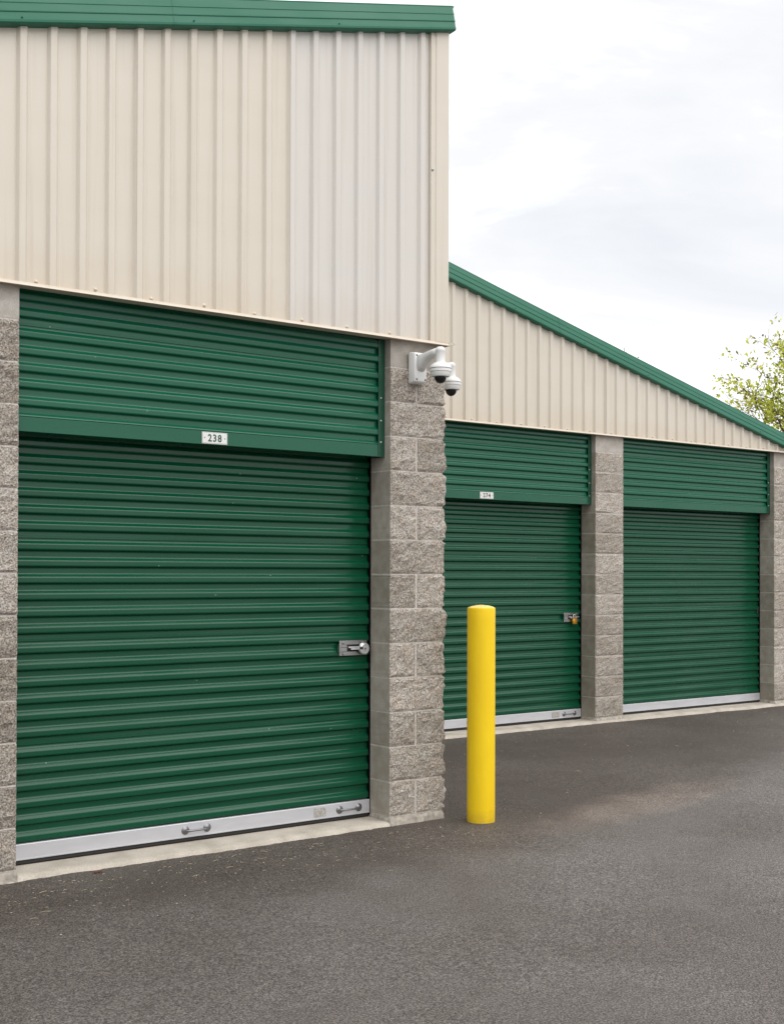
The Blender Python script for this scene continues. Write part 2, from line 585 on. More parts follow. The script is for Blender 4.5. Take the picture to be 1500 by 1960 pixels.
# ------------------------------------------------------------------ ground
def ground():
    vs, fs = [], []
    xs = [-120, -60, -25, -12] + [-8 + 0.25 * i for i in range(85)] + [16, 22, 40, 80, 160]
    ys = [-120, -60, -25, -12, -8] + [-6 + 0.25 * i for i in range(49)] + [8, 12, 25, 60, 160]
    for y in ys:
        for x in xs:
            z = -0.05
            if -8 < x < 13 and -6 < y < 6:
                z += 0.012 * noise.noise(Vector((x * 0.5, y * 0.5, 3.1))) + 0.003 * noise.noise(Vector((x * 2, y * 2, 8.1)))
            vs.append((x, y, z))
    n = len(xs)
    for j in range(len(ys) - 1):
        for i in range(n - 1):
            fs.append((j * n + i, j * n + i + 1, (j + 1) * n + i + 1, (j + 1) * n + i))
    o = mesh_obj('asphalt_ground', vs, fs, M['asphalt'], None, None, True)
    tag(o, kind='structure')


ground()


def slab(name, x0, x1, yp, front, ztop=-0.025, seed=0):
    """concrete floor slab whose ragged front edge shows under a roller door"""
    n = int((x1 - x0) / 0.02)
    vs, fs = [], []
    for i in range(n + 1):
        x = x0 + (x1 - x0) * i / n
        j = 0.014 * noise.noise(Vector((x * 9, seed, 0))) + 0.010 * noise.noise(Vector((x * 31, seed, 4))) + 0.02 * noise.noise(Vector((x * 2.2, seed, 7)))
        yf = yp + front + j
        zt = ztop + 0.002 * noise.noise(Vector((x * 6, seed, 2)))
        vs += [(x, yp + 0.9, ztop), (x, yp + 0.10, ztop), (x, yf + 0.035, zt - 0.002), (x, yf + 0.008, zt - 0.010), (x, yf, zt - 0.03), (x, yf - 0.012, -0.085)]
    for i in range(n):
        for k in range(5):
            a = i * 6 + k
            fs.append((a, a + 1, a + 7, a + 6))
    o = mesh_obj(name, vs, fs, M['slab'], None, None, True)
    fix_normals(o)
    tag(o, kind='structure')


slab('concrete_sill', -5.2, -0.006, 0.0, -0.018, seed=1)
slab('concrete_sill', 0.42, 8.0, YB, -0.045, seed=5)


# ------------------------------------------------------------------ concrete blocks
def rough_block(x0, x1, yf, yb, z0, z1, seed, front=True, right=False, nx=16, nz=10, amp=0.014, smat=None, left=False):
    """one block: split (rough) front and/or right face, smooth other faces"""
    vs, fs, mi = [], [], []

    def off(p, e):
        q = Vector((p[0] * 1.0, p[1] * 1.0, p[2] * 1.0))
        f = min(1.0, e / 0.014)
        d = 0.006 + amp * (0.8 * noise.noise(q * 9 + Vector((seed, 0, 0))) + 0.65 * noise.noise(q * 24 + Vector((0, seed, 0))) + 0.5 * noise.noise(q * 58))
        return f * max(0.0, d) + (1 - f) * 0.0025 * noise.noise(q * 60)

    ny = max(4, int((yb - yf) / (x1 - x0) * nx))
    cache = {}

    def edge_dist(x, y, z, face):
        d = min(z - z0, z1 - z)
        if face == 'f':
            d = min(d, x - x0 if not left else 1, x1 - x if not right else 1)
        else:
            d = min(d, yb - y)
        return d

    def vert(x, y, z):
        k = (round(x, 5), round(y, 5), round(z, 5))
        if k in cache:
            return cache[k]
        dx = dy = 0.0
        if front and abs(y - yf) < 1e-6:
            dy = -off((x, y, z), edge_dist(x, y, z, 'f'))
        if right and abs(x - x1) < 1e-6:
            e_ = edge_dist(x, y, z, 'r')
            dx = off((x, y, z), e_) + 0.009 * (1 - max(0.0, 1 - e_ / 0.016) ** 2) * (0.62 + 1.2 * noise.noise(Vector((y * 8, z * 14, seed))))
        if left and abs(x - x0) < 1e-6:
            dx = -off((x, y, z), min(y - yf, yb - y, z - z0, z1 - z))
        dz = 0.0
        if front and (abs(z - z0) < 1e-6 or abs(z - z1) < 1e-6):
            dz = 0.0024 * noise.noise(Vector((x * 42, y * 42, z * 42))) + 0.0014 * noise.noise(Vector((x * 110, y * 110, z * 42)))
        if front and (x - x0 < 1e-6 or x1 - x < 1e-6) and abs(y - yf) < 1e-6:
            dx += 0.0018 * noise.noise(Vector((x * 42, 3, z * 60)))
        cache[k] = len(vs)
        vs.append((x + dx, y + dy, z + dz))
        return cache[k]

    def lin(a, b, n):
        # denser near the arrises
        r = [a, a + min(0.012, (b - a) * 0.2)]
        r += [a + (b - a) * i / n for i in range(1, n)]
        r += [b - min(0.012, (b - a) * 0.2), b]
        return sorted(set(round(q, 6) for q in r))

    X = lin(x0, x1, nx)
    Z = lin(z0, z1, nz)
    Y = lin(yf, yb, ny)
    if not right and not left:
        Y = [yf, yb]
    # front
    for i in range(len(X) - 1):
        for k in range(len(Z) - 1):
            fs.append((vert(X[i], yf, Z[k]), vert(X[i + 1], yf, Z[k]), vert(X[i + 1], yf, Z[k + 1]), vert(X[i], yf, Z[k + 1])))
            mi.append(0 if front else 1)
    # right
    for j in range(len(Y) - 1):
        for k in range(len(Z) - 1):
            fs.append((vert(x1, Y[j], Z[k]), vert(x1, Y[j + 1], Z[k]), vert(x1, Y[j + 1], Z[k + 1]), vert(x1, Y[j], Z[k + 1])))
            mi.append(0 if right else 1)
    # left (smooth return)
    for j in range(len(Y) - 1):
        for k in range(len(Z) - 1):
            fs.append((vert(x0, Y[j + 1], Z[k]), vert(x0, Y[j], Z[k]), vert(x0, Y[j], Z[k + 1]), vert(x0, Y[j + 1], Z[k + 1])))
            mi.append(0 if left else 1)
    # top and bottom
    for i in range(len(X) - 1):
        for j in range(len(Y) - 1):
            fs.append((vert(X[i], Y[j], z1), vert(X[i + 1], Y[j], z1), vert(X[i + 1], Y[j + 1], z1), vert(X[i], Y[j + 1], z1)))
            mi.append(1)
            fs.append((vert(X[i], Y[j + 1], z0), vert(X[i + 1], Y[j + 1], z0), vert(X[i + 1], Y[j], z0), vert(X[i], Y[j], z0)))
            mi.append(1)
    return vs, fs, mi


def pillar(parent, x0, yp, split_even, right_rough=False, fine=True, seed=0):
    """block pier 0.397 wide: mortar core with every block a child, on a footing"""
    x1 = x0 + 0.397
    core = MB()
    core.box(x0 + 0.0016, x1 - 0.0016, yp + 0.0025, yp + 0.394, -0.002, 14 * COURSE - 0.002)
    pr_ = core.build('block_pillar', M['mortar'], parent)
    for k in range(14):
        z0 = k * COURSE + JT / 2 + 0.0015 * noise.noise(Vector((k, seed, 1)))
        z1 = (k + 1) * COURSE - JT / 2 + 0.0015 * noise.noise(Vector((k, seed, 2)))
        if k == 13:
            spans = [(x0, x1)]
        elif split_even and k % 2 == 0:
            c = x0 + 0.196 + 0.004 * noise.noise(Vector((k * 1.7, seed, 5)))
            spans = [(x0, c - 0.0072), (c + 0.0072, x1)]
        else:
            spans = [(x0, x1)]
        for q, (a, b_) in enumerate(spans):
            last = q == len(spans) - 1
            rr = right_rough and last and k < 13
            jy = 0.003 * noise.noise(Vector((k * 3.1, q, seed)))
            nx = 18 if (b_ - a) > 0.3 else 10
            if not fine:
                nx = 10
            vs, fs, mi = rough_block(a, b_, yp + jy, yp + 0.397, z0, z1, seed * 13 + k + q * 0.5, front=k < 13, right=rr, nx=nx, nz=10 if fine else 6)
            mats = [M['split'], M['smooth_pale'] if k == 13 else M['smooth']]
            mesh_obj('concrete_block', vs, fs, mats, pr_, mi)
    # rough strip of poured footing showing under the lowest course
    vs, fs = [], []
    n = 22
    prof = [(0.010, 0.0), (-0.006, -0.004), (-0.016, -0.022), (-0.02, -0.09)]
    path = [(x0, 0.2), (x0, 0.1), ] + [(x0 + 0.397 * i / n, 0.0) for i in range(n + 1)] + [(x1, 0.1), (x1, 0.397)]
    for i, (x, dy) in enumerate(path):
        ox = -0.15 if i < 2 else (0.15 if i > len(path) - 3 else 0)
        if i == 2:
            ox = -0.15
        if i == len(path) - 3:
            ox = 0.15
        for (o_, z) in prof:
            jj = 0.005 * noise.noise(Vector((x * 25, z * 40, seed + dy * 20)))
            fy = 1 if dy == 0.0 else 0
            vs.append((x - ox * (o_ + jj) , yp + dy + fy * (o_ + jj), z - 0.001))
    m_ = len(prof)
    for i in range(len(path) - 1):
        for k in range(m_ - 1):
            a = i * m_ + k
            fs.append((a, a + 1, a + m_ + 1, a + m_))
    o = mesh_obj('footing', vs, fs, M['footing'], pr_, None, True)
    fix_normals(o)
    return pr_


# ------------------------------------------------------------------ roller doors
D_RIB = 0.0172


def slat_profile(zb, h, y_pan, d, seam, t=0.006):
    """(y, z) of one rib pitch, from its dark underside upwards; smaller y = nearer the viewer"""
    lo, cr, up = 0.0086, 0.0270, 0.0176

    def bend(p0, p1, p2, r=0.0052, n=4):
        a = Vector(p0) - Vector(p1)
        c = Vector(p2) - Vector(p1)
        a = Vector(p1) + a.normalized() * min(r, a.length * 0.45)
        c = Vector(p1) + c.normalized() * min(r, c.length * 0.45)
        res = []
        for i in range(n + 1):
            s = i / n
            res.append(tuple(a * (1 - s) ** 2 + Vector(p1) * 2 * s * (1 - s) + c * s * s))
        return res

    p = [(y_pan, zb), (y_pan - d, zb + lo), (y_pan - d, zb + lo + cr), (y_pan, zb + lo + cr + up), (y_pan, zb + h)]
    below = (y_pan, zb - 0.02)
    pr_ = bend(below, p[0], p[1]) + bend(p[0], p[1], p[2]) + bend(p[1], p[2], p[3]) + bend(p[2], p[3], p[4])
    if seam:
        za = zb + lo + cr + up
        pr_ += [(y_pan, za + 0.010), (y_pan - 0.0035, za + 0.0125), (y_pan - 0.0035, za + 0.022), (y_pan - 0.0005, za + 0.0235)]
    pr_ += [(y_pan, zb + h - 0.0042)]
    return pr_


def slat(parent, x0, x1, zb, h, y_pan, d, seam, mat):
    pr_ = slat_profile(zb, h, y_pan, d, seam)
    back = [(y_pan + 0.004, pr_[-1][1]), (y_pan + 0.004, pr_[0][1])]
    mb = MB()
    loop = pr_ + back
    mb.extrude_x(list(reversed(loop)), x0, x1)
    return mb.build('slat', mat, parent)


def roller_door(parent, xl, xr, yp, spots_seed=0, rail_handles=(), sticker=None, left_guide=True):
    # --- hood over the door
    mb = MB()
    # underside and back of the hood box, shade inside painted near-black
    mb.box(xl + 0.01, xr - 0.006, yp + 0.078, yp + 0.20, 2.128, 2.84)
    hood = mb.build('door_hood', M['guide_shade'], parent)
    yh = yp + 0.074
    z = 2.188
    zs = [2.188]
    edges = [2.235, 2.322, 2.401, 2.484, 2.568, 2.667, 2.750, 2.836]
    for i in range(len(edges) - 1):
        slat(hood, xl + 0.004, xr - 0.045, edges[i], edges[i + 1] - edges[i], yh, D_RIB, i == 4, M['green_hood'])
    # lowest half pitch of the hood and the flat trim rail under it
    lo = MB()
    lo.extrude_x(list(reversed([(yh - 0.0005, 2.186), (yh - 0.0155, 2.187), (yh - 0.0165, 2.1895), (yh - 0.014, 2.195), (yh - 0.0015, 2.206), (yh - 0.0005, 2.231), (yh + 0.004, 2.231), (yh + 0.004, 2.186)])), xl + 0.004, xr - 0.045)
    lo.build('slat', M['green_hood'], hood)
    tr = MB()
    tr.extrude_x([(yp + 0.20, 2.116), (yp + 0.20, 2.122), (yh - 0.012, 2.122), (yh - 0.012, 2.185), (yh - 0.0175, 2.1855), (yh - 0.0185, 2.115), (yh - 0.014, 2.113)], xl + 0.003, xr - 0.047)
    fix_normals(tr.build('hood_rail', M['green_hood'], hood))
    ang = MB()
    ang.box(xr - 0.049, xr - 0.004, yh - 0.0205, yh - 0.017, 2.1135, 2.84)
    ang.box(xr - 0.007, xr - 0.004, yh - 0.017, yp + 0.2, 2.1135, 2.84)
    ang.build('hood_edge_trim', M['green_edge'], hood)
    ang = MB()
    ang.box(xl + 0.0005, xl + 0.012, yh - 0.0205, yh - 0.017, 2.1135, 2.84)
    ang.build('hood_edge_trim', M['green_edge'], hood)
    for zr in (2.20, 2.327, 2.46, 2.60, 2.71):
        r_ = MB()
        r_.lathe([(0.0, 0.0035), (0.0032, 0.003), (0.0046, 0.0)], xr - 0.030, yh - 0.0205, 8, axis='y', cz=zr)
        r_.build('rivet', M['white_plastic'] if zr < 2.5 else M['green_trim'], hood, True)
    # --- curtain
    mb = MB()
    mb.box(xl + 0.001, xl + 0.010, yp + 0.1905, yp + 0.24, -0.01, 2.13)
    mb.box(xr - 0.012, xr - 0.001, yp + 0.1905, yp + 0.24, -0.01, 2.13)
    mb.box(xl + 0.010, xr - 0.012, yp + 0.222, yp + 0.24, -0.01, 2.2)
    cur = mb.build('roller_door', M['guide_shade'], parent)
    yc = yp + 0.212
    P = 0.0836
    z = 0.166 - P
    n = 0
    first = True
    # the lap between sheets falls every sixth pitch: 0.500-0.600, 1.017-1.115, 1.535-1.628
    while z < 2.08:
        seam = any(abs(z - s) < 0.03 for s in (0.500, 1.017, 1.535))
        h = 0.099 if seam else P
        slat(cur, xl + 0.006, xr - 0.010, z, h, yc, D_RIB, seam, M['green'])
        z += h
    # aluminium bottom rail with its rubber weather strip
    rl = MB()
    yr = yp + 0.188
    rl.extrude_x(list(reversed([(yr, 0.001), (yr - 0.0006, 0.006), (yr, 0.010), (yr, 0.072), (yr, 0.077), (yr + 0.002, 0.080), (yr + 0.03, 0.081), (yr + 0.03, 0.002)])), xl + 0.006, xr - 0.008)
    rail = rl.build('bottom_rail', M['aluminium'], cur)
    sl = MB()
    sl.extrude_x(list(reversed([(yr + 0.014, -0.0265), (yr + 0.006, -0.016), (yr + 0.010, 0.0018), (yr + 0.028, 0.0018), (yr + 0.028, -0.0265)])), xl + 0.006, xr - 0.008)
    sl.build('weather_strip', M['rubber'], cur)
    for (xa, xb) in rail_handles:
        hd = MB()
        zc = 0.040
        for xx in (xa + 0.026, xb - 0.026):
            hd.lathe([(0.0, 0.010), (0.010, 0.009), (0.016, 0.005), (0.021, 0.0015), (0.024, 0.0)], xx, yr, 18, axis='y', cz=zc)
        hd.tube([(xa + 0.026, yr - 0.008, zc), (xa + 0.034, yr - 0.022, zc), (xa + 0.050, yr - 0.028, zc), (xb - 0.050, yr - 0.028, zc), (xb - 0.034, yr - 0.022, zc), (xb - 0.026, yr - 0.008, zc)],
                [0.0085, 0.0075, 0.0055, 0.005, 0.006, 0.008], 10)
        hd.build('lift_handle', M['handle'], cur, True, 40)
    if sticker:
        st = MB()
        xa, xb, za, zb = sticker
        st.box(xa, xb, yr - 0.0025, yr - 0.0008, za, zb)
        st.build('sticker', M['sticker'], cur)
    return hood, cur


def latch(cur, xa, xb, za, zb, yp):
    """slide latch: two riveted straps, a recessed keeper and the sliding bolt"""
    y = yp + 0.195
    mb = MB()
    hgt = zb - za
    w = xb - xa
    mb.box(xa, xb, y - 0.0060, y - 0.001, zb - hgt * 0.27, zb, bev=0.001)
    mb.box(xa, xb, y - 0.0060, y - 0.001, za, za + hgt * 0.25, bev=0.001)
    mb.box(xa + 0.004, xa + w * 0.26, y - 0.011, y - 0.0062, za + hgt * 0.27, zb - hgt * 0.47, bev=0.001)
    mb.box(xa + 0.004, xa + w * 0.26, y - 0.011, y - 0.0062, za + hgt * 0.56, zb - hgt * 0.29, bev=0.001)
    mb.box(xa - 0.012, xa, y - 0.024, y - 0.002, za + hgt * 0.2, zb - hgt * 0.24, bev=0.002)
    for xx in (xa + 0.027, xb - 0.027):
        for zz in (za + hgt * 0.12, zb - hgt * 0.14):
            mb.lathe([(0.0, 0.007), (0.006, 0.006), (0.009, 0.0)], xx, y - 0.006, 10, axis='y', cz=zz)
    o = mb.build('latch', M['steel'], cur)
    bo = MB()
    bo.box(xa + (xb - xa) * 0.30, xb - 0.002, y - 0.016, y - 0.009, za + hgt * 0.50, za + hgt * 0.60, bev=0.0015)
    bo.box(xa + (xb - xa) * 0.38, xb - 0.03, y - 0.020, y - 0.013, za + hgt * 0.38, za + hgt * 0.48, bev=0.0015)
    bo.build('latch_bolt', M['chrome'], cur)
    ho = MB()
    ho.box(xa + 0.002, xb - 0.002, y - 0.0030, y - 0.0012, za + hgt * 0.252, zb - hgt * 0.272)
    ho.build('latch_slot', M['rubber'], cur)
    return o


# ------------------------------------------------------------------ metal cladding
RIB = 0.1524
Y_PAN, Y_CROWN = -0.0265, -0.0455


def panel(parent, xs, nrib, yp, ztop, mat, label=None, partial=None, screws=(), hole=None):
    """ribbed wall sheet from xs, each rib 0.1524 apart, foot at ZC, head along ztop(x)"""
    pts = []
    for k in range(nrib):
        a = xs + k * RIB
        lip = 0.0022 if k == 0 else 0.0
        pts += [(a - (0.0015 if k == 0 else 0), Y_CROWN - lip), (a + 0.0035, Y_CROWN - lip - 0.0006), (a + 0.0285, Y_CROWN - lip * 0.5), (a + 0.0315, Y_CROWN + 0.0012),
                (a + 0.044, Y_PAN - 0.0012), (a + 0.047, Y_PAN), (a + 0.0535, Y_PAN - 0.0012), (a + 0.058, Y_PAN), (a + 0.126, Y_PAN), (a + 0.1305, Y_PAN - 0.0012), (a + 0.1365, Y_PAN), (a + 0.1385, Y_PAN - 0.001), (a + 0.1505, Y_CROWN + 0.0012)]
    xe = xs + nrib * RIB
    pts.append((xe + 0.0005, Y_CROWN))
    if partial is not None:
        pts = [q for q in pts if q[0] < partial] + [(partial, Y_PAN)]
    vs, fs = [], []
    for x, y in pts:
        zt = ztop(x) + 0.06
        vs += [(x, yp + y, ZC), (x, yp + y, zt)]
    for x, y in pts:
        zt = ztop(x) + 0.06
        vs += [(x, yp + y + 0.001, ZC), (x, yp + y + 0.001, zt)]
    n = len(pts)
    for i in range(n - 1):
        fs.append((2 * i, 2 * i + 2, 2 * i + 3, 2 * i + 1))
        fs.append((2 * (n + i), 2 * (n + i) + 1, 2 * (n + i) + 3, 2 * (n + i) + 2))
        fs.append((2 * i, 2 * (n + i), 2 * (n + i) + 2, 2 * i + 2))
    o = mesh_obj('cladding_panel', vs, fs, mat, parent)
    if label:
        o['label'] = label
    for (sx, sz) in screws:
        s_ = MB()
        s_.lathe([(0.0, 0.009), (0.0062, 0.0085), (0.0066, 0.004), (0.0095, 0.0032), (0.011, 0.0)], sx, yp + Y_PAN, 8, axis='y', cz=sz)
        s_.build('screw', M['beige'], o, True)
    return o


def flashing(parent, x0, x1, yp):
    mb = MB()
    mb.extrude_x([(yp + 0.06, ZC - 0.003), (yp - 0.048, ZC - 0.006), (yp - 0.052, ZC - 0.011), (yp - 0.0535, ZC - 0.010), (yp - 0.0495, ZC - 0.001), (yp - 0.0475, ZC + 0.006), (yp - 0.0465, ZC + 0.006), (yp - 0.046, ZC - 0.001), (yp + 0.06, ZC - 0.001)], x0, x1)
    return fix_normals(mb.build('drip_flashing', M['beige'], parent))


def rake_trim(parent, xa, xb, yp, zlow, name='rake_trim', caps=None):
    """bent green fascia that follows the roof slope; zlow(x) is its lower front edge"""
    prof = [(-0.024, -0.004), (-0.030, -0.0075), (-0.083, -0.003), (-0.086, 0.001), (-0.0865, 0.012), (-0.0825, 0.0145), (-0.0755, 0.050), (-0.0785, 0.0535),
            (-0.0785, 0.058), (-0.0735, 0.0605), (-0.0655, 0.098), (-0.0675, 0.101), (-0.0665, 0.106), (-0.0625, 0.108), (-0.0535, 0.149), (-0.055, 0.153), (-0.051, 0.157), (0.10, 0.159)]
    vs, fs = [], []
    n = len(prof)
    nseg = max(1, int(abs(xb - xa) / 3.05))
    stops = [xa + (xb - xa) * i / nseg for i in range(nseg + 1)]
    for x in stops:
        for (y, z) in prof:
            vs.append((x, yp + y, zlow(x) + z))
    for x in stops:
        for (y, z) in prof:
            vs.append((x, yp + y + 0.002, zlow(x) + z - 0.0015))
    m_ = len(stops) * n
    for i in range(len(stops) - 1):
        for k in range(n - 1):
            a = i * n + k
            fs.append((a, a + n, a + n + 1, a + 1))
            fs.append((m_ + a, m_ + a + 1, m_ + a + n + 1, m_ + a + n))
    for i in (0, len(stops) - 1):
        for k in range(n - 1):
            a = i * n + k
            fs.append((a, a + 1, m_ + a + 1, m_ + a))
    o = mesh_obj(name, vs, fs, M['green_trim'], parent)
    x = xa + 0.35
    while x < xb:
        if caps:
            s_ = MB()
            s_.lathe([(0.0, 0.004), (0.0035, 0.0035), (0.0055, 0.0)], x, yp - 0.0835, 8, axis='y', cz=zlow(x) + 0.024)
            s_.build('screw', M['green_trim'], o, True)
        x += 0.914
    # lapped joint between two lengths of trim
    if caps:
        jx = caps
        mb_ = MB()
        vs2, n2 = [], len(prof)
        for xx in (jx, jx + 0.012):
            for (y, z) in prof[1:-1]:
                vs2.append((xx, yp + y - 0.0016, zlow(xx) + z + 0.0004))
        k2 = n2 - 2
        mb_.add(vs2, [(i, i + k2, i + k2 + 1, i + 1) for i in range(k2 - 1)])
        mb_.build('trim_lap', M['green_trim'], o)
    return o


# ------------------------------------------------------------------ front building
A = thing('storage_building', 'nearer storage building with unit 238, tall ribbed beige wall over its green roller door', 'building', (0, 0, -0.05))
B = thing('storage_building', 'farther storage building behind the yellow bollard, its green roof edge sloping down to the right', 'building', (4.0, YB, -0.05))
for r_ in (A, B):
    r_.location = (0, 0, 0)

zA = lambda x: 4.7129 + 0.249 * (x - 0.4186)
zB = lambda x: 4.0754 - 0.245 * (x - 2.7118)

pillar(A, 0.0, 0.0, True, True, True, 3)
pillar(A, -2.232 - 0.397, 0.0, True, False, True, 4)
hoodA, curA = roller_door(A, -2.232, 0.0, 0.0, rail_handles=[(-1.256, -1.072), (-0.250, -0.060)], sticker=(-0.402, -0.322, 0.016, 0.066))
latch(curA, -0.228, -0.030, 0.942, 1.030, 0.0)
hoodL, curL = roller_door(A, -4.861, -2.632, 0.0)

screws = [(54.5, 540.5), (167, 556), (278, 570), (379, 586), (473, 599), (567, 612), (651, 625), (733, 637), (813, 646)]
SX = [-2.202 + 0.3048 * i for i in range(9)]
pieces = [(-5.299, 6, M['beige'], None, None), (-4.385, 6, M['beige'], None, None), (-3.470, 6, M['beige'], None, None), (-2.556, 6, M['beige'], None, None), (-1.642, 6, M['beige'], None, None),
          (-0.7275, 7, M['pale_beige'], 'paler grey-beige cladding sheet next to the corner trim', 0.268)]
for xs, nr, mt, lb, part_ in pieces:
    sc = [(x, ZC + 0.020 + 0.003 * math.sin(x * 9)) for x in [xs + 0.09 + RIB * 2 * i for i in range(3)] if x < 0.2]
    panel(A, xs, nr, 0.0, zA, mt, lb, part_, sc)

# corner trim: front leaf with a shallow step, side leaf round the corner
mb = MB()
cz0, cz1 = ZC + 0.004, zA(0.40) + 0.03
prof = [(0.262, -0.0290), (0.262, -0.0475), (0.276, -0.0480), (0.281, -0.0395), (0.297, -0.0390), (0.303, -0.0490), (0.392, -0.0485), (0.3945, -0.046), (0.432, 0.0), (0.434, 0.06), (0.430, 0.06), (0.428, 0.002), (0.392, -0.044), (0.266, -0.043)]
prof = [(0.262, -0.0290), (0.262, -0.0475), (0.276, -0.0480), (0.282, -0.0435), (0.297, -0.0430), (0.303, -0.0490), (0.3975, -0.0488), (0.3995, -0.0465), (0.4110, 0.06), (0.4080, 0.06), (0.3965, -0.044), (0.303, -0.044), (0.266, -0.038)]
n = len(prof)
vs = [(x, y, cz0) for x, y in prof] + [(x, y, cz1) for x, y in prof]
fs = [(i, (i + 1) % n, n + (i + 1) % n, n + i) for i in range(n)] + [tuple(range(n)), tuple(range(n, 2 * n))]
ct = fix_normals(mesh_obj('corner_trim', vs, fs, M['beige'], A))
s_ = MB()
s_.lathe([(0.0, 0.008), (0.006, 0.007), (0.009, 0.0)], 0.272, -0.0478, 8, axis='y', cz=3.845)
s_.build('screw', M['steel'], ct, True)

flashing(A, -5.3, 0.40, 0.0)
# bent free end of the flashing sticking out past the corner
mb = MB()
mb.add([(0.440, -0.076, ZC + 0.000), (0.3985, -0.0500, ZC + 0.012), (0.3985, -0.0500, ZC - 0.012), (0.4150, 0.030, ZC - 0.012), (0.4150, 0.030, ZC + 0.002)],
       [(0, 1, 2), (0, 2, 3), (0, 3, 4), (0, 4, 1), (1, 4, 3, 2)])
mb.build('flashing_end', M['beige'], A)

rake_trim(A, -5.35, 0.421, 0.0, zA, caps=-1.46)
# right side wall of the front building and its roof, mostly out of sight
mb = MB()
mb.box(0.20, 0.404, 0.400, YB, -0.06, ZC + 0.03)
mb.build('side_wall', M['smooth'], A)
vs, fs = [], []
k = 0
yy_ = 0.10
pts = []
while yy_ < YB + 0.4:
    pts += [(yy_, 0.0), (yy_ + 0.03, 0.0), (yy_ + 0.045, -0.019), (yy_ + 0.137, -0.019)]
    yy_ += RIB
for (y, o_) in pts:
    vs += [(0.409 + o_, y, ZC + 0.002), (0.409 + o_, y, zA(0.40) + 0.06)]
for i in range(len(pts) - 1):
    fs.append((2 * i, 2 * i + 2, 2 * i + 3, 2 * i + 1))
mesh_obj('side_cladding', vs, fs, M['beige'], A)
mb = MB()
vs = [(-5.35, -0.045, zA(-5.35) + 0.156), (0.44, -0.045, zA(0.44) + 0.156), (0.44, YB + 4, zA(0.44) + 0.156), (-5.35, YB + 4, zA(-5.35) + 0.156)]
vs += [(x, y, z - 0.10) for x, y, z in [(-5.35, 0.02, zA(-5.35) + 0.156), (0.405, 0.02, zA(0.40) + 0.156), (0.405, YB + 4, zA(0.40) + 0.156), (-5.35, YB + 4, zA(-5.35) + 0.156)]]
mb.add(vs, [(0, 1, 2, 3), (7, 6, 5, 4), (0, 4, 5, 1), (1, 5, 6, 2), (2, 6, 7, 3), (3, 7, 4, 0)])
mb.build('roof', M['roof'], A)

# white lump of mortar stuck on the outer corner, low down
mb = MB()
bm = bmesh.new()
bmesh.ops.create_icosphere(bm, subdivisions=2, radius=1.0)
for v in bm.verts:
    q = v.co.copy()
    f = 1 + 0.5 * noise.noise(q * 2.3)
    v.co = Vector((0.425 + q.x * 0.012 * f, 0.022 + q.y * 0.02 * f, 0.118 + q.z * 0.026 * f - 0.006 * q.x))
bm.verts.index_update()
mb.add([v.co[:] for v in bm.verts], [[v.index for v in f.verts] for f in bm.faces])
bm.free()
mb.build('mortar_lump', M['white_chip'], A, True)

# ------------------------------------------------------------------ rear building
xB0 = 1.929
pillar(B, 4.6715, YB, False, False, False, 11)
pillar(B, 7.535, YB, False, True, False, 12)
hB1, cB1 = roller_door(B, xB0, 4.6715, YB, rail_handles=[(3.165, 3.345), (4.40, 4.60)], sticker=(4.262, 4.36, 0.012, 0.066))
hB2, cB2 = roller_door(B, 4.6715 + 0.397, 7.535, YB)
latch(cB1, 4.425, 4.628, 0.950, 1.040, YB)
# small keeper left on the last door, its latch removed
mb = MB()
mb.box(7.478, 7.484, YB + 0.178, YB + 0.190, 0.985, 1.035)
mb.build('latch_keeper', M['steel'], cB2)
mb = MB()
mb.box(0.42, xB0, YB, YB + 0.2, -0.06, ZC + 0.03)
mb.build('front_wall', M['smooth'], B)
base = 2.795 + RIB * 7
starts = [base + 6 * RIB * k for k in (-4, -3, -2, -1, 0, 1, 2, 3, 4)]
for s0 in starts:
    nr = 6
    if s0 + nr * RIB < 0.45 or s0 > 7.9:
        continue
    part_ = None
    if s0 + nr * RIB > 7.95:
        part_ = 7.95
    sc = [(x, ZC + 0.020 + 0.003 * math.sin(x * 7)) for x in [s0 + 0.09 + RIB * 2 * i for i in range(3)] if x < 7.9]
    if s0 < 0.45:
        continue
    panel(B, s0, nr, YB, zB, M['beige'], None, part_, sc)
flashing(B, 0.42, 7.95, YB)
rake_trim(B, 0.43, 8.15, YB, zB, caps=4.1)
mb = MB()
vs = [(0.43, YB - 0.045, zB(0.43) + 0.156), (8.2, YB - 0.045, zB(8.2) + 0.156), (8.2, YB + 9, zB(8.2) + 0.156), (0.43, YB + 9, zB(0.43) + 0.156)]
vs += [(x, y, z - 0.08) for x, y, z in vs]
for i in (4, 5):
    vs[i] = (vs[i][0], YB + 0.02, vs[i][2])
mb.add(vs, [(3, 2, 1, 0), (4, 5, 6, 7), (0, 4, 5, 1), (1, 5, 6, 2), (2, 6, 7, 3), (3, 7, 4, 0)])
fix_normals(mb.build('roof', M['roof'], B))
mb = MB()
mb.box(7.73, 7.93, YB + 0.40, YB + 9, -0.06, ZC + 0.03)
mb.build('side_wall', M['smooth'], B)

# ------------------------------------------------------------------ number signs


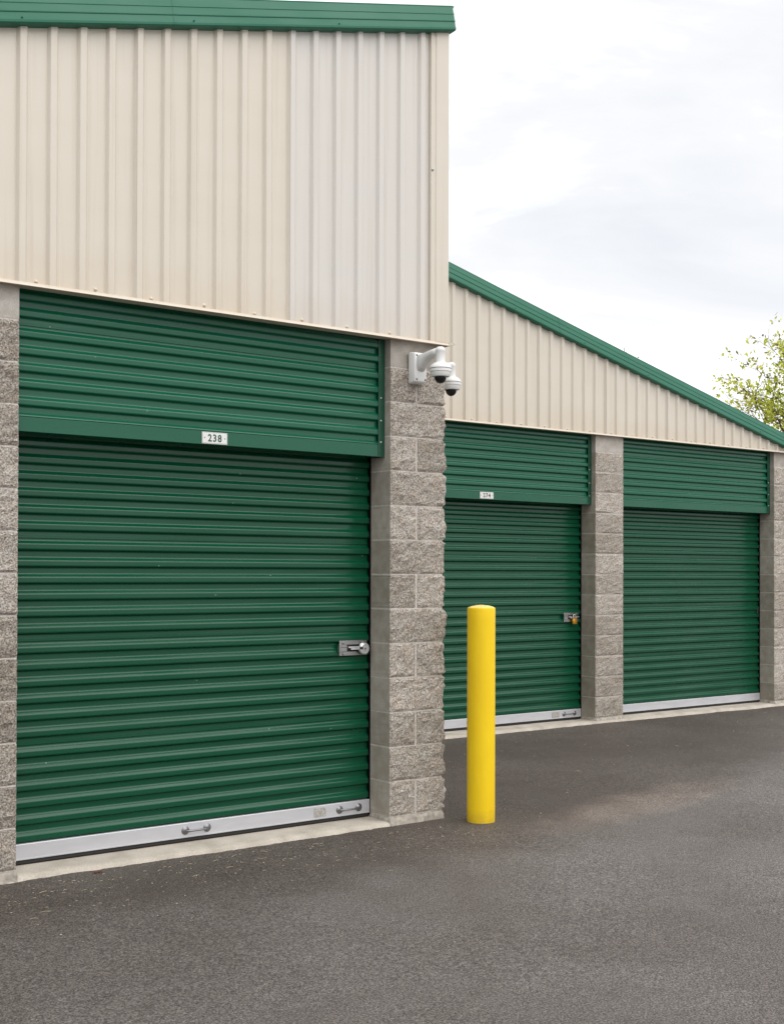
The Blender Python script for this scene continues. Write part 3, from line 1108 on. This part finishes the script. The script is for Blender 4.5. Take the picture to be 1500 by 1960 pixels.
def digits(txt, xc, zc, hgt, width, y, mat, parent, name='lettering'):
    c = bpy.data.curves.new('digits', 'FONT')
    c.body = txt
    c.align_x = 'CENTER'
    c.align_y = 'CENTER'
    c.size = 1.0
    c.offset = 0.026
    c.extrude = 0.004
    c.resolution_u = 4
    c.space_character = 1.22
    o = bpy.data.objects.new('digits', c)
    COL.objects.link(o)
    dg = bpy.context.evaluated_depsgraph_get()
    me = bpy.data.meshes.new_from_object(o.evaluated_get(dg))
    xs_ = [v.co.x for v in me.vertices]
    ys_ = [v.co.y for v in me.vertices]
    sx = width / (max(xs_) - min(xs_))
    sy = hgt / (max(ys_) - min(ys_))
    mx, my = (max(xs_) + min(xs_)) / 2, (max(ys_) + min(ys_)) / 2
    for v in me.vertices:
        v.co = Vector((xc + (v.co.x - mx) * sx, y - v.co.z * 0.12, zc + (v.co.y - my) * sy))
    COL.objects.unlink(o)
    bpy.data.objects.remove(o)
    bpy.data.curves.remove(c)
    me.materials.clear()
    me.materials.append(mat)
    q = bpy.data.objects.new(name, me)
    COL.objects.link(q)
    q.parent = parent
    return q


def number_sign(txt, xa, xb, za, zb, yp, label, ink, left_only=False):
    mb = MB()
    y = yp + 0.0545
    mb.box(xa, xb, y - 0.0025, y, za, zb, 1)
    mb.box(xa + 0.0055, xb - 0.0055, y - 0.0032, y - 0.0026, za + 0.0055, zb - 0.0055, 0)
    o = mb.build('number_sign', [M['sign_white'], M['sign_edge']])
    tag(o, label, 'sign', 'unit number signs on the door hoods')
    w = xb - xa
    digits(txt, (xa + xb) / 2 - 0.002 * 0, (za + zb) / 2, (zb - za) * 0.64, w * 0.54, y - 0.0034, ink, o)
    for k, xx in enumerate((xa + w * 0.10, xb - w * 0.10)):
        s = MB()
        s.lathe([(0.0, 0.0022), (0.0022, 0.0018), (0.0034, 0.0)], xx, y - 0.0032, 8, axis='y', cz=(za + zb) / 2)
        s.build('screw', M['dark_steel'], o)


number_sign('238', -1.214, -1.060, 2.118, 2.181, 0.0, 'white plate reading 238 with dark green digits on the nearer door hood', M['sign_green'])
number_sign('274', 3.207, 3.374, 2.121, 2.184, YB, 'white plate reading 274 on the hood behind the bollard', M['sign_dark'])

# ------------------------------------------------------------------ padlocks
# round disc padlock on the nearer door
px, pz, py = -0.066, 0.981, 0.168
disc = thing('padlock', 'round silver disc padlock hanging on the latch of the door marked 238', 'padlock', (0, 0, 0), 'padlocks on the door latches')
mb = MB()
mb.lathe([(0.0, -0.012), (0.028, -0.012), (0.034, -0.008), (0.0355, 0.0), (0.034, 0.008), (0.028, 0.012), (0.026, 0.0125), (0.025, 0.0105), (0.012, 0.0105), (0.010, 0.014), (0.0, 0.0145)], px, py, 28, axis='y', cz=pz)
mb.build('lock_body', M['chrome'], disc, True, 35)
mb = MB()
mb.tube([(px - 0.034, py - 0.004, pz + 0.012), (px - 0.030, py - 0.004, pz + 0.022), (px - 0.020, py - 0.004, pz + 0.031), (px - 0.008, py - 0.004, pz + 0.035)], 0.005, 8)
mb.build('shackle', M['chrome'], disc, True)
mb = MB()
mb.box(px - 0.0366, px - 0.014, py - 0.0128, py - 0.0100, pz - 0.003, pz + 0.011)
mb.build('lock_notch', M['rubber'], disc)
mb = MB()
mb.lathe([(0.0, 0.0158), (0.0045, 0.0155), (0.0055, 0.014)], px, py, 12, axis='y', cz=pz)
mb.build('keyhole', M['dark_steel'], disc)

bl = thing('padlock', 'small brass padlock hanging on the latch of the door marked 274', 'padlock', (0, 0, 0), 'padlocks on the door latches')
px, pz, py = 4.548, 0.958, YB + 0.165
mb = MB()
mb.box(px - 0.027, px + 0.027, py - 0.010, py + 0.010, pz - 0.030, pz + 0.022, bev=0.004)
mb.build('lock_body', M['brass'], bl, True, 40)
mb = MB()
arc = [(px - 0.017, py, pz + 0.020)] + [(px - 0.017 * math.cos(a), py, pz + 0.048 + 0.017 * math.sin(a)) for a in [math.pi * i / 8 for i in range(9)]] + [(px + 0.017, py, pz + 0.020)]
mb.tube(arc, 0.0048, 8)
mb.build('shackle', M['chrome'], bl, True)


# ------------------------------------------------------------------ security cameras
def dome_camera(label, org, rot):
    """built with the wall plate at y=0 facing -y, pendant 0.24 in front"""
    c = thing('security_camera', label, 'security camera', org, 'dome cameras on the corner pillar')
    c.rotation_euler = (0, 0, rot)
    mb = MB()
    # tapered wall box
    x0, x1, z0, z1 = -0.052, 0.050, -0.095, 0.095
    vs = [(x0, 0, z0), (x1, 0, z0), (x1, 0, z1), (x0, 0, z1), (x0 + 0.006, -0.060, z0 + 0.008), (x1 - 0.006, -0.060, z0 + 0.008), (x1 - 0.006, -0.060, z1 - 0.008), (x0 + 0.006, -0.060, z1 - 0.008)]
    bm = bmesh.new()
    bv = [bm.verts.new(v) for v in vs]
    for f in [(0, 1, 2, 3), (4, 7, 6, 5), (0, 4, 5, 1), (1, 5, 6, 2), (2, 6, 7, 3), (3, 7, 4, 0)]:
        bm.faces.new([bv[i] for i in f])
    bmesh.ops.recalc_face_normals(bm, faces=bm.faces[:])
    bmesh.ops.bevel(bm, geom=bm.edges[:], offset=0.010, segments=3, affect='EDGES', profile=0.5)
    bm.verts.index_update()
    mb.add([v.co[:] for v in bm.verts], [[v.index for v in f.verts] for f in bm.faces])
    bm.free()
    mb.build('wall_plate', M['white_plastic'], c, True, 40)
    for xx in (x0 + 0.020, x1 - 0.018):
        for zz in (z0 + 0.024, z1 - 0.024):
            s = MB()
            s.lathe([(0.0, 0.004), (0.004, 0.0035), (0.006, 0.0)], xx, -0.0595, 8, axis='y', cz=zz)
            s.build('screw', M['dark_steel'], c)
    # curved arm: deep section at the wall, narrowing and rising to the pendant
    secs = [(-0.056, -0.030, 0.078, 0.033), (-0.085, -0.004, 0.078, 0.032), (-0.115, 0.022, 0.080, 0.031), (-0.150, 0.042, 0.085, 0.030), (-0.190, 0.052, 0.090, 0.030), (-0.225, 0.050, 0.094, 0.026)]
    vs, fs = [], []
    n = 12
    for (y, zb_, zt, hw) in secs:
        zc_, hz = (zb_ + zt) / 2, (zt - zb_) / 2
        for j in range(n):
            a = 2 * math.pi * j / n
            ca, sa = math.cos(a), math.sin(a)
            vs.append((hw * math.copysign(abs(ca) ** 0.6, ca), y, zc_ + hz * math.copysign(abs(sa) ** 0.6, sa)))
    for i in range(len(secs) - 1):
        for j in range(n):
            fs.append((i * n + j, i * n + (j + 1) % n, (i + 1) * n + (j + 1) % n, (i + 1) * n + j))
    fs.append(tuple(reversed(range(n))))
    fs.append(tuple((len(secs) - 1) * n + j for j in range(n)))
    fix_normals(mesh_obj('arm', vs, fs, M['white_plastic'], c, None, True))
    mb = MB()
    mb.lathe([(0.0, 0.098), (0.016, 0.097), (0.025, 0.090), (0.028, 0.080), (0.0285, 0.072), (0.0275, 0.070), (0.0275, 0.010), (0.029, 0.006)], 0, -0.24, 28)
    mb.build('pendant', M['white_plastic'], c, True, 40)
    mb = MB()
    mb.lathe([(0.026, 0.008), (0.036, 0.004), (0.050, -0.005), (0.060, -0.016), (0.0640, -0.026), (0.0640, -0.029)], 0, -0.24, 36)
    mb.build('cap', M['white_plastic'], c, True, 40)
    mb = MB()
    mb.lathe([(0.0605, -0.0285), (0.0605, -0.0325)], 0, -0.24, 36)
    mb.build('seam', M['seam_plastic'], c)
    mb = MB()
    mb.lathe([(0.0605, -0.032), (0.0630, -0.0325), (0.0630, -0.047), (0.0595, -0.051), (0.0588, -0.056), (0.0570, -0.066), (0.052, -0.076), (0.036, -0.077)], 0, -0.24, 36)
    mb.build('housing', M['white_plastic'], c, True, 40)
    mb = MB()
    mb.lathe([(0.036 * math.cos(a), -0.076 - 0.040 * math.sin(a)) for a in [math.pi / 2 * i / 8 for i in range(9)]], 0, -0.24, 32)
    mb.build('dome', M['dome'], c, True)
    return c


dome_camera('white dome security camera on the front face of the corner pillar', (0.172, -0.010, 2.645), 0)
c2 = dome_camera('white dome security camera behind the other, mounted round the corner of the pillar', (0.404, 0.222, 2.665), math.pi / 2)

# ------------------------------------------------------------------ bollard
bo = thing('bollard', 'yellow painted steel pipe bollard standing on the asphalt beside the corner pillar', 'bollard', (0.522, -0.213, -0.05))
BR = 0.0838
mb = MB()
n = 48
hs = [-0.04, 0.0, 0.3, 0.6, 0.9, 1.2, 1.266, 1.272, 1.275]
rs = [BR, BR, BR, BR, BR, BR, BR, BR - 0.0012, BR - 0.004]
mb.lathe(list(zip(rs, hs)), 0, 0, n)
mb.build('post', M['yellow'], bo, True, 50)
vs, fs = [], []
rings = 9
for i in range(rings + 1):
    r_ = (BR - 0.0035) * (1 - i / rings)
    for j in range(n):
        a = 2 * math.pi * j / n
        x, y = r_ * math.cos(a), r_ * math.sin(a)
        f = 1 - (r_ / BR) ** 2
        z = 1.274 + 0.015 * f + 0.005 * noise.noise(Vector((x * 45, y * 45, 0))) * min(1, f * 3) + 0.003 * noise.noise(Vector((x * 110, y * 110, 3))) * min(1, f * 4)
        vs.append((x, y, z))
for i in range(rings):
    for j in range(n):
        fs.append((i * n + j, i * n + (j + 1) % n, (i + 1) * n + (j + 1) % n, (i + 1) * n + j))
mesh_obj('cap', vs, fs, M['yellow_top'], bo, None, True)


# ------------------------------------------------------------------ trees
def tree(label, base, height, spread, seed, nbr, leaf_n, first=0.35, lean=(0, 0), leaf_size=0.05, mat=None, group='budding trees behind the buildings', gaps=0.0):
    rnd = random.Random(seed)
    o = thing('tree', label, 'tree', base, group)
    tr = MB()
    tips = []
    top = Vector((lean[0], lean[1], height))
    trunk = []
    for i in range(9):
        s = i / 8
        trunk.append(Vector((lean[0] * s + 0.10 * noise.noise(Vector((s * 3, seed, 0))), lean[1] * s + 0.10 * noise.noise(Vector((s * 3, seed, 5))), height * s)))
    tr.tube(trunk, [0.11 * (1 - 0.93 * i / 8) * height / 6 for i in range(9)], 8)

    def branch(p, d, ln, r, depth):
        pts = [p]
        q = p.copy()
        dd = d.copy()
        k = 5
        for i in range(k):
            dd = (dd + Vector((rnd.gauss(0, 0.13), rnd.gauss(0, 0.13), rnd.gauss(0.05, 0.10)))).normalized()
            q = q + dd * ln / k
            pts.append(q.copy())
        tr.tube(pts, [r * (1 - 0.75 * i / k) for i in range(k + 1)], 5 if depth else 6)
        for i in range(1, k + 1):
            tips.append((pts[i], dd.copy(), depth))
        if depth < 2:
            for i in range(2, k + 1):
                for _ in range(2 if depth == 0 else 1):
                    if rnd.random() < 0.85:
                        nd = (dd + Vector((rnd.gauss(0, 0.6), rnd.gauss(0, 0.6), rnd.gauss(0.12, 0.4)))).normalized()
                        branch(pts[i], nd, ln * rnd.uniform(0.35, 0.6), r * 0.5, depth + 1)

    for b_ in range(nbr):
        s = first + (1 - first) * (b_ + rnd.random() * 0.7) / nbr
        s = min(s, 0.97)
        i = min(int(s * 8), 7)
        p = trunk[i].lerp(trunk[i + 1], s * 8 - i)
        a = b_ * 2.4 + rnd.uniform(-0.4, 0.4)
        up = 0.55 + 0.5 * s
        d = Vector((math.cos(a), math.sin(a), up)).normalized()
        branch(p, d, spread * (1.15 - 0.75 * (s - first) / (1 - first)), 0.035 * height / 6 * (1.2 - s), 0)
    branch(trunk[-1], Vector((0, 0, 1)), height * 0.08, 0.012, 1)
    tr.build('trunk', M['wood_dark'], o, True)
    lf = MB()
    for _ in range(leaf_n):
        p, d, dep = rnd.choice(tips)
        c = p + Vector((rnd.gauss(0, 0.075), rnd.gauss(0, 0.075), rnd.gauss(0, 0.075)))
        if gaps and noise.noise(c * 1.1 + Vector((seed, 0, 0))) < -0.25 + gaps * 0.5:
            if rnd.random() < 0.8:
                continue
        for _k in range(rnd.randint(2, 4)):
            cc = c + Vector((rnd.gauss(0, 0.04), rnd.gauss(0, 0.04), rnd.gauss(0, 0.04)))
            a = Vector((rnd.gauss(0, 1), rnd.gauss(0, 1), rnd.gauss(0, 1))).normalized()
            b2 = a.cross(Vector((rnd.gauss(0, 1), rnd.gauss(0, 1), rnd.gauss(0, 1)))).normalized()
            ln = leaf_size * rnd.uniform(0.6, 1.3)
            w = ln * 0.42
            lf.add([cc - a * ln * 0.5, cc + b2 * w * 0.5 + a * ln * 0.05, cc + a * ln * 0.5, cc - b2 * w * 0.5 + a * ln * 0.05], [(0, 1, 2, 3)], 0 if rnd.random() < 0.75 else 1)
    lf.build('crown', [mat or M['leaf'], M['leaf_dull']], o)
    return o


tree('leafy tree with fresh yellow-green leaves behind the low right end of the roof', (17.1, 9.1, -0.05), 5.6, 1.75, 21, 24, 4200, 0.45, (-0.2, 0.1), 0.10, gaps=0.55)
tree('thin tree top poking up in the middle of the sloping green roof edge', (18.0, 14.66, -0.05), 6.36, 0.8, 33, 9, 120, 0.55, (0, 0), 0.06, M['leaf_dull'])

# ------------------------------------------------------------------ litter on the asphalt
rnd = random.Random(5)
mb = MB()


def zg(x, y):
    return -0.05 + 0.012 * noise.noise(Vector((x * 0.5, y * 0.5, 3.1))) + 0.003 * noise.noise(Vector((x * 2, y * 2, 8.1)))


for i in range(330):
    if i < 190:
        x = rnd.uniform(-3.0, 0.3)
        y = -0.12 - abs(rnd.gauss(0, 0.34))
    else:
        x = rnd.uniform(0.5, 7.5)
        y = YB - 0.1 - abs(rnd.gauss(0, 1.3))
    ln = rnd.uniform(0.005, 0.018) if rnd.random() < 0.88 else rnd.uniform(0.025, 0.045)
    a = rnd.gauss(0, 0.55)
    w = rnd.uniform(0.0007, 0.0013)
    z = zg(x, y)
    d = Vector((math.cos(a), math.sin(a), 0)) * ln / 2
    mid = Vector((x, y, z + 0.002 + w)) + Vector((rnd.gauss(0, 0.03) * ln, rnd.gauss(0, 0.03) * ln, rnd.uniform(0, 0.05) * ln))
    mb.tube([Vector((x, y, z + w)) - d, mid, Vector((x, y, z + w)) + d], w, 3)
o = mb.build('straw_litter', M['straw'])
tag(o, kind='stuff')
mb = MB()
for i in range(1000):
    if i < 150:
        x, y = rnd.uniform(-3.0, 0.5), -0.1 - abs(rnd.gauss(0, 0.5))
    elif i < 190:
        a, r_ = rnd.uniform(0, 6.28), 0.12 + abs(rnd.gauss(0, 0.25))
        x, y = 0.522 + r_ * math.cos(a), -0.213 + r_ * math.sin(a)
    elif i < 330 or i >= 520:
        x, y = rnd.uniform(0.5, 7.8), YB - 0.1 - abs(rnd.gauss(0, 1.7))
    else:
        x, y = rnd.uniform(-3, 6), rnd.uniform(-3.5, 1.0)
        if y > -0.06 and x < 0.5:
            continue
    s = rnd.uniform(0.0020, 0.0048) if rnd.random() < 0.97 else rnd.uniform(0.006, 0.009)
    if 330 <= i < 520:
        s *= 0.6
    z = zg(x, y)
    vs = [(x + s * rnd.uniform(0.6, 1.2) * q[0], y + s * rnd.uniform(0.6, 1.2) * q[1], z + s * 0.3 + s * rnd.uniform(0.4, 0.9) * q[2]) for q in ((1, 0, 0), (0, 1, 0), (-1, 0, 0), (0, -1, 0), (0, 0, 1), (0, 0, -1))]
    mb.add(vs, [(0, 1, 4), (1, 2, 4), (2, 3, 4), (3, 0, 4), (1, 0, 5), (2, 1, 5), (3, 2, 5), (0, 3, 5)])
o = mb.build('loose_grit', M['pebble'])
tag(o, kind='stuff')

# dead leaf lying at the sill
vs, fs = [], []
pts = [(-0.030, 0.0), (-0.016, 0.013), (0.0, 0.010), (0.014, 0.016), (0.028, 0.002), (0.012, -0.012), (0.0, -0.009), (-0.015, -0.014)]
vs = [(0, 0, 0.006)] + [(x, y, 0.004 + 0.012 * abs(noise.noise(Vector((x * 60, y * 60, 1))))) for x, y in pts]
fs = [(0, i + 1, (i + 1) % 8 + 1) for i in range(8)]
lf = mesh_obj('dead_leaf', vs, fs, M['leaf_brown'])
lf.location = (-1.85, -0.085, zg(-1.85, -0.085))
tag(lf, 'small reddish brown dead leaf on the asphalt by the concrete sill', 'leaf')

# put each thing's origin at its base without moving its parts
for th, base_ in ((A, (-1.1, 0.0, -0.05)), (B, (4.6, YB, -0.05)), (disc, (-0.066, 0.168, 0.945)), (bl, (4.548, YB + 0.165, 0.928))):
    th.location = base_
    for ch in th.children:
        ch.matrix_parent_inverse = Matrix.Translation(-Vector(base_))
